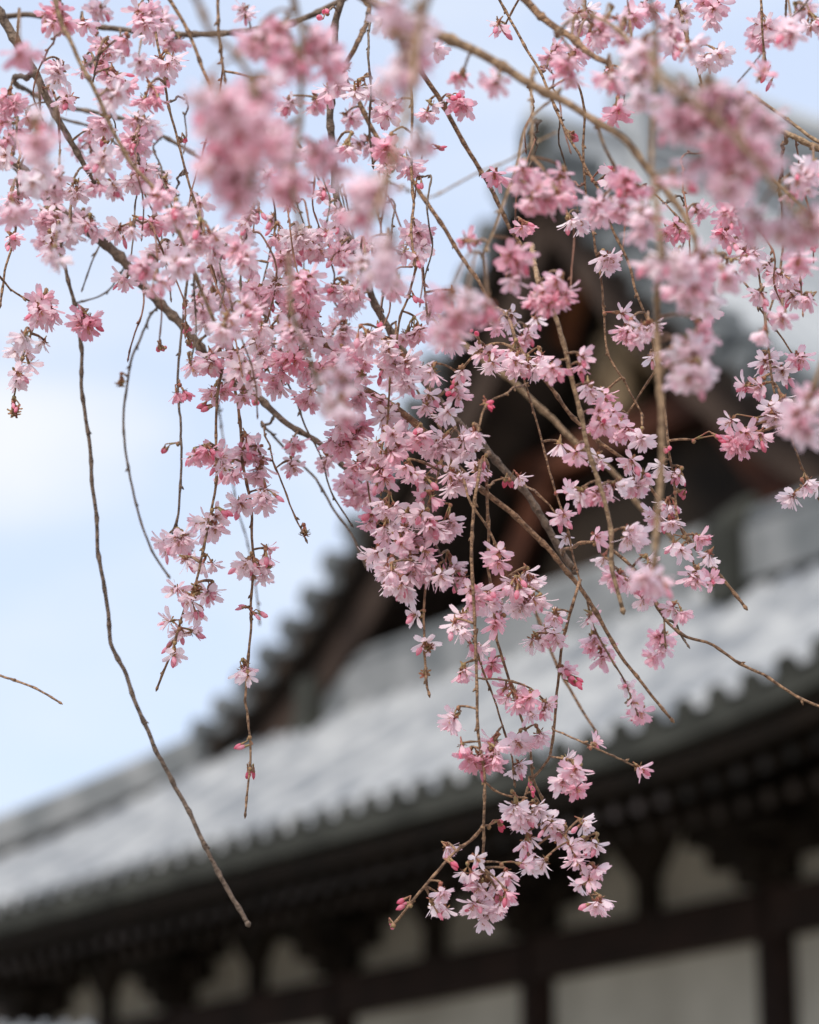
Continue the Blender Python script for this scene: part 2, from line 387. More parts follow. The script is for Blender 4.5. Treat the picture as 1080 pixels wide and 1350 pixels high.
# ---------------------------------------------------------------- low tiled precinct wall in front of the hall (its coping shows bottom left)
def P(px, py, d): return CAM + d*(FW + RT*(px-540)/F + UP*(675-py)/F)
pw_a = P(128, 1347, 18.0)
pwall = thing('precinct_wall', 'plaster wall with tiled coping in front of the hall, only its scalloped top showing bottom left', 'wall', (float(pw_a[0]), float(pw_a[1]), 0), R_(-4))
zt = float(pw_a[2])
mb = MB(); mb.box(-7, -.1, -.2, .2, 0, zt-.30); obj('wall_body', mb, M_plaster, pwall)
mb = MB()
for k in range(50):
    x = -.06-k*.135
    for s in (-1, 1): mb.tube([(x, 0, zt-.03), (x, s*.36, zt-.26)], .036, 8)
for s in (-1, 1): mb.add([(-7, 0, zt-.05), (0, 0, zt-.05), (0, s*.36, zt-.27), (-7, s*.36, zt-.27)], [(0, 1, 2, 3)], 0, 0, False)
obj('coping_tiles', mb, M_tile, pwall)
#PLANT
# ---------------------------------------------------------------- weeping cherry
tree = thing('weeping_cherry_tree', 'weeping cherry tree in pink blossom, its hanging twigs filling the foreground', 'tree', (-2.3, 2.9, 0))
TO = np.array([-2.3, 2.9, 0])
def crom(P_, step):
    P_ = np.asarray(P_, float)
    if len(P_) == 2: P_ = np.vstack([P_[0], P_.mean(0), P_[1]])
    Q = np.vstack([2*P_[0]-P_[1], P_, 2*P_[-1]-P_[-2]]); o = []
    for i in range(1, len(Q)-2):
        n = max(2, int(np.linalg.norm(Q[i+1][:3]-Q[i][:3])/step))
        for t in np.arange(n)/n:
            o.append(.5*((2*Q[i])+(Q[i+1]-Q[i-1])*t+(2*Q[i-1]-5*Q[i]+4*Q[i+1]-Q[i+2])*t*t+(3*Q[i]-Q[i-1]-3*Q[i+1]+Q[i+2])*t**3))
    o.append(P_[-1]); return np.array(o)
# trunk and the limbs that arch over the picture
tr = MB(); tp = crom([(0, 0, -.1, .24), (.03, .02, .5, .19), (.1, -.05, 1.5, .17), (.25, -.1, 2.5, .15), (.5, -.2, 3.1, .12)], .08)
tr.tube(tp[:, :3], tp[:, 3]*(1+.06*rng.standard_normal(len(tp))), 14); obj('trunk', tr, M_trunk, tree)
top = TO+np.array([.5, -.2, 3.1])
LIMBS = []
for pts in ([(-700, -450, 2.5, .036), (-150, -330, 2.2, .026), (450, -420, 2.15, .019), (1000, -390, 2.2, .014), (1600, -300, 2.3, .010), (2200, 0, 2.35, .006), (2600, 500, 2.4, .002)],
            [(-900, -700, 1.9, .034), (-300, -700, 1.45, .024), (300, -650, 1.3, .017), (1000, -600, 1.3, .012), (1700, -450, 1.4, .008), (2400, 0, 1.5, .004), (2700, 500, 1.55, .0015)],
            [(-800, -250, 2.7, .045), (-350, -120, 2.6, .03), (-180, 30, 2.4, .016), (-120, 250, 2.35, .007), (-150, 600, 2.35, .002)]):
    q = np.array([[*top, .08]] + [[*P(a, b, d), r] for a, b, d, r in pts]); q[0, :3] += rng.normal(0, .02, 3)
    c = crom(q, .03); LIMBS.append(c); mb = MB(); c2 = c.copy(); c2[:, :3] -= TO
    mb.tube(c2[:, :3], c2[:, 3]*(1+.05*rng.standard_normal(len(c2))), 12); obj('limb', mb, M_trunk, tree)
LP = np.vstack(LIMBS)

# (name, material, depth, radius px start, radius px end, points)
BR = [
('branch','d',2.35,4.5,4,[(-10,24),(40,22),(85,30),(130,36),(190,43),(250,45),(330,42),(400,26),(470,-10)][::-1]),
('branch','d',2.2,7,3,[(-8,8),(17,43),(40,83),(60,127),(77,157),(93,187),(113,223),(122,238)]),
('branch','d',2.25,9,3,[(-15,192),(0,203),(20,217),(55,250),(87,283),(127,313),(163,343),(200,390),(233,423),(260,452),(287,490),(333,517),(360,542),(387,563),(417,580),(443,607),(470,637)]),
('branch','b',2.15,4,2.2,[(540,40),(560,98),(593,157),(620,203),(650,253),(680,310),(705,360),(735,420)]),
('branch','b',2.2,4,2.5,[(487,18),(470,60),(453,97),(473,133),(493,170),(517,203),(553,250),(577,287),(603,327),(627,363),(643,390),(655,410)]),
('branch','d',2.2,5,5,[(452,-10),(443,37),(438,123),(438,167),(443,253),(453,300),(473,343),(490,393),(507,427),(535,470),(560,505),(587,537),(613,567),(637,590),(653,608),(675,632),(697,655),(720,690),(740,727),(757,752)]),
('branch','b',2.12,6,2,[(365,395),(420,440),(460,500),(493,520),(527,543),(575,585),(615,628),(637,647),(680,680),(720,722),(747,755),(763,772),(787,807),(803,840),(823,873),(850,903),(884,949)]),
('branch','t',1.65,8,4.5,[(465,-15),(520,20),(567,43),(627,67),(680,97),(720,120),(753,137),(787,160),(820,180),(853,220),(880,253),(907,293),(925,335)]),
('branch','b',1.85,6,4,[(680,-15),(720,27),(753,50),(780,73),(803,84)]),
('twig','t',1.7,3,3,[(733,45),(750,28),(770,20),(797,27),(827,50),(845,75)]),
('twig','t',1.45,4,4,[(853,-10),(863,50),(864,200),(867,250),(872,340)]),
('twig','t',1.6,4.5,4,[(872,320),(869,420),(868,480),(872,600),(863,735)]),
('twig','b',2.06,2.2,2,[(650,-15),(677,37),(693,67),(713,97),(730,133),(750,173),(770,207),(787,247),(800,280),(813,307),(830,347),(843,390),(858,430)]),
('twig','b',2.08,2,1.6,[(760,100),(770,157),(772,233),(782,300),(790,367),(798,443),(810,483),(830,520),(846,545)]),
('twig','t',1.8,3,2.5,[(785,158),(800,195),(817,233)]),
('twig','b',2.05,1.6,1.5,[(845,245),(862,255),(880,275),(902,297)]),
('twig','b',2.15,3,2,[(890,-15),(903,37),(917,80),(925,110)]),
('twig','b',2.1,2,1.5,[(1002,-15),(1003,20),(1005,67),(1008,90)]),
('twig','d',2.3,1.5,1.2,[(1070,-12),(1043,25),(1017,53),(995,85),(977,107)]),
('twig','t',2.0,3.2,2.6,[(990,125),(1017,143),(1047,163),(1080,187),(1100,200)][::-1]),
('twig','t',2.0,4.5,3.5,[(1095,200),(1073,193),(1040,178),(1013,170),(985,172)]),
('twig','b',2.1,2,1.5,[(953,337),(970,360),(987,380),(1003,410),(1027,443),(1045,470)]),
('twig','b',2.08,1.8,1.6,[(975,270),(987,323),(1000,360),(1007,402),(1012,450),(1017,490),(1023,520)]),
('twig','b',2.2,2.8,1.8,[(1030,200),(1030,267),(1033,320),(1025,370),(1015,415)]),
('twig','t',1.8,2.2,2,[(1010,225),(1035,250),(1060,275),(1090,305)][::-1]),
('branch','b',2.1,3.2,2.4,[(660,410),(690,460),(720,503),(753,550),(803,593),(837,623),(867,657),(893,690),(925,730),(940,750),(967,783),(978,797)]),
('branch','t',2.5,4.5,3.5,[(575,415),(600,445),(640,478),(673,500),(720,545),(760,583),(807,620),(853,677),(877,700),(895,722)]),
('branch','t',1.95,3.8,3,[(703,325),(712,365),(730,418),(740,452),(757,510),(773,583),(793,650),(803,700),(808,750),(815,800)]),
('twig','b',2.08,2.2,1.6,[(860,440),(867,477),(877,540),(880,590),(887,650),(893,690),(907,715),(918,745)]),
('twig','b',2.15,1.8,1.6,[(866,485),(847,513),(838,530),(828,545)]),
('twig','b',2.07,1.8,1.5,[(1025,515),(1040,563),(1050,595),(1057,617),(1068,638),(1085,668)]),
('branch','b',2.05,2.8,2.2,[(742,728),(767,717),(793,718),(817,733),(840,757),(863,795),(885,822),(907,840),(940,850),(990,883),(1047,915),(1095,940)]),
('twig','d',2.04,2.4,1.4,[(887,822),(897,838),(908,850)]),
('twig','b',2.1,1.7,1.6,[(685,475),(693,500),(707,550),(718,600),(733,650),(750,703),(760,750),(765,775)]),
('twig','b',2.08,2,1.8,[(596,565),(577,623),(562,683),(557,783),(560,833),(562,897),(565,914)]),
('twig','b',2.06,2.8,2,[(640,600),(630,630),(624,683),(623,763),(625,850),(631,966),(637,1026),(636,1086),(641,1146)]),
('twig','b',2.12,2.6,1.8,[(645,615),(640,640),(643,717),(648,773),(658,833),(673,897),(692,961),(705,1017),(716,1050),(722,1075)]),
('twig','b',2.04,2.2,1.7,[(600,610),(615,655),(643,697),(663,740),(671,762)]),
('twig','d',2.1,2.2,1.6,[(560,690),(575,715),(590,748),(603,777)]),
('twig','b',2.1,1.8,1.6,[(628,835),(638,890),(652,933),(673,989),(680,1030)]),
('twig','b',2.05,1.6,1.6,[(633,896),(655,897),(678,901),(700,910),(718,925)]),
('twig','b',2.05,2.5,2,[(763,770),(757,790),(747,825),(740,855),(736,896),(729,980),(724,1000),(701,1028),(690,1055)]),
('twig','b',2.05,1.6,1.4,[(731,962),(760,975),(793,989),(818,1001),(838,1011)]),
('twig','b',2.3,2.6,2,[(700,800),(720,852),(752,910),(770,940),(786,962)]),
('twig','b',2.06,2.6,2,[(637,1088),(622,1108),(604,1123),(576,1156),(543,1193),(518,1219)]),
('twig','b',2.06,1.8,1.6,[(638,1032),(650,1042),(668,1050),(690,1052)]),
('twig','b',2.06,1.8,1.4,[(700,1045),(712,1065),(735,1095),(755,1120),(768,1150),(775,1170),(786,1188)]),
('twig','b',2.06,1.6,1.4,[(725,1000),(745,1003),(758,1005)]),
('twig','d',2.2,2.6,3.6,[(78,325),(85,355),(97,400),(105,460),(110,517),(117,583),(123,650),(128,700),(133,750),(140,800),(150,852),(170,905),(196,962),(208,996),(233,1035),(258,1092),(283,1142),(308,1185),(328,1219)]),
('twig','d',2.35,2,1.8,[(207,405),(190,430),(181,450),(170,477),(163,537),(167,593),(177,647),(190,693),(207,735),(221,758)]),
('twig','d',2.2,2,1.8,[(247,355),(242,393),(239,450),(237,497),(239,550),(235,583),(238,623),(237,677),(232,697)]),
('twig','b',2.08,2.2,1.8,[(290,430),(293,470),(287,523),(283,583),(285,633),(280,670),(267,723),(257,767),(243,810),(230,843),(214,885),(208,905)]),
('twig','b',2.08,2.6,1.6,[(300,450),(303,490),(310,523),(313,567),(323,637),(330,683),(333,750),(333,823),(328,883),(327,940),(325,971),(328,1010),(323,1071)]),
('twig','d',2.5,1.6,1.4,[(285,530),(290,547),(297,590),(310,650),(323,703),(333,760),(343,820)]),
('twig','d',2.15,1.7,1.4,[(345,400),(360,457),(387,527),(403,565),(420,597),(440,650),(465,692)]),
('twig','d',2.3,2.2,1.8,[(350,565),(360,577),(393,610),(427,650),(453,690),(484,742)]),
('twig','b',2.1,1.8,1.5,[(365,420),(383,450),(427,500),(450,540),(463,573),(477,610),(487,643),(498,700)]),
('twig','b',2.07,1.8,1.5,[(523,430),(518,473),(510,553),(503,597),(503,647)]),
('twig','t',1.55,3.5,3,[(375,330),(387,410),(397,450),(410,490),(425,545)]),
('twig','b',2.12,1.6,1.4,[(345,560),(363,607),(380,650),(390,680),(401,710)]),
('twig','b',2.08,2,1.7,[(200,-12),(207,50),(217,100),(230,167),(247,233),(263,293),(273,333),(280,370)]),
('twig','t',1.85,3.4,2.6,[(70,-12),(90,50),(107,93),(127,130),(143,160),(173,207),(207,257),(230,300),(253,350),(267,383),(290,440)]),
('twig','b',1.9,3,2.4,[(215,-12),(247,43),(263,83),(280,130)]),
('branch','t',1.35,5,4,[(250,-14),(280,43),(310,70),(333,107),(345,170),(330,240)]),
('twig','b',1.9,2.5,2,[(290,-12),(292,45),(300,100)]),
('branch','d',2.4,3.6,2.6,[(20,110),(80,138),(147,153),(180,163),(217,180),(253,200),(300,230)]),
('twig','d',2.4,2.6,2,[(75,150),(123,167),(150,187),(175,215)]),
('twig','b',2.1,2.2,1.8,[(25,185),(24,220),(20,267),(17,313),(10,350),(0,400)]),
('twig','b',2.1,1.6,1.4,[(4,375),(12,385),(40,397),(55,400)]),
('twig','d',2.3,1.5,1.2,[(130,325),(118,350),(107,380)]),
('twig','d',2.3,1.6,1.4,[(165,355),(150,378),(133,390),(103,397)]),
('twig','b',2.05,2.4,2,[(543,50),(543,130),(541,233),(544,292),(550,347)]),
('twig','b',2.1,2.2,1.8,[(553,345),(537,393),(527,417),(522,450)]),
('twig','b',2.1,2,1.6,[(555,347),(560,393),(562,420)]),
('twig','d',2.1,2,1.6,[(488,20),(485,67),(488,117),(488,167),(491,220)]),
('twig','d',2.15,1.6,1.4,[(400,200),(413,223),(437,267),(460,310)]),
('twig','t',2.7,1.8,1.6,[(505,238),(540,252),(567,260),(600,245),(633,228),(667,213),(700,195),(730,178)]),
('twig','t',1.75,2.4,2,[(735,120),(715,140),(700,160),(685,205),(670,250),(655,295),(641,338)]),
('twig','t',1.8,2.2,2,[(703,95),(704,140),(703,205)]),
('twig','b',2.2,2,1.8,[(530,480),(540,503),(560,537),(577,563)]),
('twig','b',2.04,2.2,2,[(598,508),(607,490),(620,473),(640,455),(665,452),(690,470)]),
('twig','b',1.98,1.8,1.6,[(692,506),(670,517),(650,527),(635,545),(627,563)]),
('twig','b',2.04,1.8,1.5,[(645,640),(652,632),(668,628)]),
('twig','b',2.1,2,1.6,[(693,640),(708,652),(724,665),(735,680)]),
('twig','b',2.15,2,1.6,[(-12,884),(20,898),(50,912),(78,926)]),
('twig','b',2.12,1.8,1.4,[(60,395),(45,430),(30,470),(24,500),(20,525)]),
('branch','t',1.3,5,4,[(565,-14),(550,40),(545,110),(520,190),(495,280)]),
('branch','t',1.35,5,4,[(855,75),(880,110),(920,140),(955,170),(1000,215),(1060,295)]),
('twig','t',1.45,4,3.5,[(380,-14),(400,60),(395,150),(385,240),(395,300)]),
('twig','t',1.6,3.5,3,[(1100,380),(1085,450),(1065,520),(1050,565)]),
('twig','b',2.15,1.8,1.5,[(690,-12),(665,30),(655,45)]),
('twig','b',2.15,2,1.5,[(800,740),(830,765),(870,800),(880,850)]),
('twig','b',2.2,1.8,1.4,[(775,790),(785,830),(805,870),(826,905),(842,940)]),
]
SH = []
for _ in range(56):
    x, y = [(rng.uniform(150, 560), rng.uniform(150, 420)), (rng.uniform(560, 1060), rng.uniform(60, 330)), (rng.uniform(20, 330), rng.uniform(40, 250))][int(rng.choice(3, p=[.55, .25, .2]))]
    l = rng.uniform(70, 200); dx = rng.uniform(-.25, .35)*l
    SH.append((x+dx, y+l)); BR.append(('shoot', str(rng.choice(['d', 'r', 'r'])), float(rng.uniform(1.9, 2.3)), 1.7, 1.2, [(x, y), (x+dx*.45+rng.normal(0, 6), y+l*.35), (x+dx*.8+rng.normal(0, 5), y+l*.7), (x+dx, y+l)]))
MATB = {'d': M_bark2, 'b': M_bark, 't': M_barktan, 'r': M_shoot}
PX = 1.0/F
curves = []; bobj = []
allpts = []
for bi, (nm, mk, dep, r0, r1, pts) in enumerate(BR):
    pts = [tuple(p) for p in pts]; wob = rng.uniform(-.05, .05)
    px, py = pts[0]
    q = []
    n = len(pts)
    dd = [dep + wob*math.sin(2.2*i/n+bi) for i in range(n)]
    border = px < 8 or py < 8 or px > 1072
    pre = []
    if not border and curves:
        A = np.vstack(allpts); dist = np.hypot(A[:, 0]-px, A[:, 1]-py) + (90 if nm != 'shoot' else 60)*np.abs(A[:, 2]-dep) + (0 if nm != 'shoot' else np.where(A[:, 1] > py+15, 60, 0))
        k = int(np.argmin(dist))
        if math.hypot(A[k, 0]-px, A[k, 1]-py) < (140 if nm == 'shoot' else 45):
            pre = [(A[k, 0], A[k, 1], A[k, 2])]
            if n > 3: dd[0] = .5*dd[0]+.5*A[k, 2]
    P3 = [P(a, b, c) for (a, b, c) in pre] + [P(a, b, c) for (a, b), c in zip(pts, dd)]
    rr = np.linspace(r0, r1, len(P3))*dep*PX*(.84 if r0 < 3.5 else .92)
    if border:
        s0 = P3[0]; k = int(np.argmin(np.linalg.norm(LP[:, :3]-(s0+np.array([0, 0, .12])), axis=1))); tgt = LP[k, :3]
        tan = P3[0]-P3[1]; tan /= np.linalg.norm(tan)
        mid = s0 + tan*.35*np.linalg.norm(tgt-s0)
        P3 = [tgt, mid*.6+tgt*.4, mid*.7+s0*.3+.0] + P3 if False else [tgt, mid] + P3
        rr = np.concatenate([[rr[0]*1.15]*2, rr])
    full = crom(np.hstack([np.array(P3), rr[:, None]]), .0045)
    kn = rng.normal(0, .0011, (max(3, int(len(full)/5)), 3)); kx = np.linspace(0, len(full)-1, len(kn)); kk = np.stack([np.interp(np.arange(len(full)), kx, kn[:, a]) for a in range(3)], 1)
    full[:, :3] += kk*min(1, 3.5/r0)
    # knots, kinks
    nn = len(full); full[:, :3] += np.cumsum(rng.normal(0, .00006, (nn, 3)), 0)*0 + np.stack([np.convolve(rng.normal(0, .0007, nn+6), np.ones(7)/7, 'valid') for _ in range(3)], 1)
    rad = full[:, 3].copy(); i = int(rng.integers(2, 5)); nodes = []
    while i < nn-1:
        rad[i] *= rng.uniform(1.15, 1.5) 
        nodes.append(i); i += int(rng.integers(3, 8))
    mb = MB(); Q = full[:, :3]-TO
    mb.tube(Q, rad, 8 if r0 > 4 else 6)
    for i in nodes:                                # little leaf-bud spurs
        if rng.random() < .55 and r0 < 6.5:
            d = rng.normal(0, 1, 3); d[1] *= .5; tg = full[min(i+1, nn-1), :3]-full[i-1, :3]; tg /= np.linalg.norm(tg)+1e-9
            d = d-tg*(d@tg); d /= np.linalg.norm(d); d = d*.7+tg*.7; d /= np.linalg.norm(d); l = rng.uniform(.0022, .005)
            a = Q[i]; rb = .0009
            mb.tube([a, a+d*l*.5, a+d*l], [rb, rb*1.2, rb*.3], 5)
    if not border or True:                         # terminal bud
        a = Q[-1]; d = Q[-1]-Q[-3]; d /= np.linalg.norm(d)+1e-9; mb.tube([a-d*.001, a+d*.0015, a+d*.004], [rad[-1]*1.0, rad[-1]*1.5, rad[-1]*.4], 6)
    o = obj(nm, mb, MATB[mk], tree); bobj.append(o)
    # pixel-space samples for attaching
    rel = full[:, :3]-CAM; dz = rel@FW; ax = 540+F*(rel@RT)/dz; ay = 675-F*(rel@UP)/dz
    curves.append(full); allpts.append(np.stack([ax, ay, dz, np.full(nn, bi), np.arange(nn)], 1))
AP = np.vstack(allpts)

# ---- flower and bud templates: origin at the foot of the calyx, axis +Z
def petal(L_, W_, th0, th1, az, z0, r0, tw, tb):
    us = np.array([0, .25, .55, .84, 1.0]); hw = np.array([.16, .58, .97, .90, .44])*W_/2
    rad_ = r0; z = z0; prev = 0; rows = []; tints = []
    for u, h in zip(us, hw):
        th = th0+(th1-th0)*u; rad_ += math.sin(th)*(u-prev)*L_; z += math.cos(th)*(u-prev)*L_; prev = u
        row = []
        for v in (-1, 0, 1):
            rr_, zz_ = rad_, z
            if v == 0:
                zz_ -= .10*W_*math.sin(th); rr_ -= 0
                if u == 1.0: rr_ -= .07*L_*math.sin(th1); zz_ -= .07*L_*math.cos(th1)
            x = v*h; zz_ += v*tw*h
            row.append((rr_*math.cos(az)-x*math.sin(az), rr_*math.sin(az)+x*math.cos(az), zz_))
            tints.append(tb+.26*u**2-.06 + (.05 if v else 0) + (.42 if u == 0 else 0))
        rows.append(row)
    return np.array(rows), np.array(tints)
def make_flower(openness, rs):
    mb = MB(); rg_ = np.random.default_rng(rs); zc = .0058
    mb.tube([(0, 0, 0), (0, 0, .002), (0, 0, .0045), (0, 0, zc)], [.0006, .0013, .0012, .0016], 5, 1, 0, cap=False)
    for k in range(5):
        az = k*1.2566+.6; rr_, t_ = petal(.0045, .0024, R_(60+30*openness), R_(110*openness+20), az, zc-.0006, .001, 0, 0)
        mb.grid(rr_[::2], 1, tint=t_.reshape(5, 3)[::2].ravel())
    no = 5; 
    for k in range(no):
        az = k*1.2566+rg_.normal(0, .13); o_ = openness*rg_.uniform(.85, 1.12)
        G, t_ = petal(0.0136*rg_.uniform(.86, 1.08), .0053*rg_.uniform(.85, 1.1), R_(38*o_+8), R_(88*o_), az, zc, .0010, rg_.normal(0, .35), 0)
        mb.grid(G, 0, tint=t_)
    ni = int(rg_.integers(5, 9))
    for k in range(ni):
        az = k*6.283/ni+.6+rg_.normal(0, .25); o_ = openness*rg_.uniform(.55, .9)
        G, t_ = petal(.0116*rg_.uniform(.75, 1.1), .0040*rg_.uniform(.8, 1.1), R_(30*o_+4), R_(75*o_), az, zc+.0006, .0007, rg_.normal(0, .5), .03)
        mb.grid(G, 0, tint=t_)
    for k in range(12):
        az = rg_.uniform(0, 6.28); th = R_(rg_.uniform(5, 38)); l = rg_.uniform(.0045, .007)
        d = np.array([math.sin(th)*math.cos(az), math.sin(th)*math.sin(az), math.cos(th)]); s = np.cross(d, (0, 0, 1)); s /= np.linalg.norm(s)+1e-9
        a = np.array([0, 0, zc]); b = a+d*l
        mb.add([a-s*.00016, a+s*.00016, b+s*.00016, b-s*.00016], [(0, 1, 2, 3)], .0, 2)
        mb.add([b-s*.0004-d*.0004, b+s*.0004-d*.0004, b+s*.0004+d*.0004, b-s*.0004+d*.0004], [(0, 1, 2, 3)], 0, 2)
    return np.vstack(mb.V), np.vstack(mb.Fc), np.concatenate(mb.T), np.concatenate(mb.M)
def make_bud(fat):
    mb = MB()
    mb.tube([(0, 0, 0), (0, 0, .0015), (0, 0, .004), (0, 0, .0056)], [.0006, .0012, .0012, .0019], 6, 1, 0, cap=False)
    z = np.array([.0046, .006, .0085, .0112, .0132, .0142]); r = np.array([.0012, .0018, .0023, .0020, .0010, .0002])*fat
    mb.tube(np.stack([z*0, z*0, z], 1), r, 7, 0, np.repeat([.1, .02, -.1, 0, .1, .15], 7), cap=False)
    return np.vstack(mb.V), np.vstack(mb.Fc), np.concatenate(mb.T), np.concatenate(mb.M)
def make_husk():
    mb = MB(); mb.tube([(0, 0, 0), (0, 0, .002), (0, 0, .005), (0, 0, .0065)], [.0006, .0014, .0014, .0022], 6, 1, 0, cap=False)
    for k in range(5):
        rr_, t_ = petal(.0045, .0022, R_(50), R_(110), k*1.2566, .006, .001, 0, 0); mb.grid(rr_[::2], 1, tint=t_.reshape(5, 3)[::2].ravel())
    return np.vstack(mb.V), np.vstack(mb.Fc), np.concatenate(mb.T), np.concatenate(mb.M)
HU = make_husk()
FL = [make_flower(o, i) for i, o in enumerate((1.0, .9, 1.08, .8, .65, .85, 1.0, .5, .72, 1.05))]
BU = [make_bud(.8), make_bud(1.0), make_bud(1.15)]
def frame(d, spin):
    d = d/np.linalg.norm(d); a = np.cross(d, (0.3, .1, 1)); a /= np.linalg.norm(a); b = np.cross(d, a)
    c, s = math.cos(spin), math.sin(spin); return np.stack([a*c+b*s, b*c-a*s, d], 1)
def put(mb, T_, pos, d, s, tint):
    V, Fq, tt, mm = T_; Rm = frame(d, rng.uniform(0, 6.28))
    sc = np.array([rng.uniform(.9, 1.1), rng.uniform(.9, 1.1), 1])*s
    mb.add((V*sc)@Rm.T+pos, Fq, np.clip(tt+tint, 0, 1), mm)
VIEW = -FW
def nfl_hint(r, d): return r*d/2.08 > 11
def cluster(px, py, r, d, tint=.2, kind='f', nfl=None, nb=None):
    """an umbel of flowers: r is its photo radius in pixels at depth d metres"""
    dist = np.hypot(AP[:, 0]-px, AP[:, 1]-(py-r*.5)) + 140*np.abs(AP[:, 2]-d)
    k = int(np.argmin(dist)); bi = int(AP[k, 3]); at = curves[bi][int(AP[k, 4]), :3]
    pd = math.hypot(AP[k, 0]-px, AP[k, 1]-py)
    if abs(AP[k, 2]-d) < .3 and pd < 60: w_ = .75 if py > 460 else .35; d = w_*AP[k, 2]+(1-w_)*d + rng.normal(0, .012)
    if d < 1.45: tint *= .8; d += .10
    c = P(px, py, d); Rw = r*d*PX
    mb = MB(); up3 = np.array([0, 0, 1.0])
    # umbel node: between branch and cluster
    v = at-c; lv = np.linalg.norm(v)
    node = at + (c-at)*min(1, max(0, (lv-.016)/max(lv, 1e-6)))*.85 if lv > .02 else at
    if kind != 'b' and nfl_hint(r, d): node = c + np.array([rng.normal(0, .15), rng.normal(0, .15), rng.uniform(.35, .85)])*Rw
    if np.linalg.norm(node-at) > .001:
        mid = (at+node)/2 + np.array([0, 0, .04*np.linalg.norm(at-node)]); cv = crom([at, mid, node], .006)
        mb.tube(cv-TO, np.linspace(.0010, .0008, len(cv))*(1+.15*rng.standard_normal(len(cv))), 5, 3)
    mb.tube([node-TO, node-TO+(c-node)*.02-up3*.0015, node-TO-up3*.003], [.0014, .0018, .0008], 5, 1)
    e = r*d/2.08
    if nfl is None: nfl = 0 if kind == 'b' else max(1, int(round((e/12.5)**2*(1.5 if d > 1.6 else 1.25) + rng.uniform(-.3, .6))))
    if kind == 'x': nfl = 0; nb = 6
    if nb is None: nb = int(rng.integers(2, 5)) if kind == 'b' else int(rng.random() < .45)+int(rng.random() < .2)*2
    fsz = .88 if e > 14 else .80
    for i in range(nfl+nb):
        isb = i >= nfl
        for _ in range(6):
            o_ = rng.normal(0, 1, 3); o_ /= np.linalg.norm(o_)
            o_[2] -= .35
            if nfl > 2 and o_@VIEW < -.55: continue
            break
        rad_ = Rw*rng.uniform(.25, .72) if nfl > 1 else Rw*.15
        pos = c + o_*rad_*np.array([1, 1.0, 1])
        dr = pos-node; ln = np.linalg.norm(dr); dr = dr/(ln+1e-6)
        fd = dr*.95 + o_*.45 + VIEW*rng.uniform(-.1, .5) + np.array([0, 0, -.25]) + rng.normal(0, .28, 3)
        if nfl == 1: fd = dr*.8+rng.normal(0, .45, 3)+VIEW*.2
        fd /= np.linalg.norm(fd); s = fsz*rng.uniform(.86, 1.1)
        base = pos - fd*.008*s
        if isb:
            fd = dr*.9+rng.normal(0, .25, 3)+np.array([0, 0, -.3]); fd /= np.linalg.norm(fd)
            base = node + (pos-node)*rng.uniform(.5, 1.0) if kind != 'b' else c + o_*Rw*.55 - fd*.006
        ln = np.linalg.norm(base-node)
        cv = crom([node, node+(base-node)*.5+np.array([0, 0, .05*ln]), base-fd*.002, base+fd*.0004], .004)
        mb.tube(cv-TO, np.linspace(.00055, .00048, len(cv)), 4, 1, cap=False)
        if kind == 'x': put(mb, HU, base-TO, fd, s, 0)
        elif isb: put(mb, BU[int(rng.integers(0, 3))], base-TO, fd, s*.95, .58+rng.uniform(0, .22)+(tint-.2)*.5)
        else: put(mb, FL[int(rng.integers(0, len(FL)))], base-TO, fd, s, tint*.92+.035+rng.normal(0, .07))
    return mb, bi, Rw/d
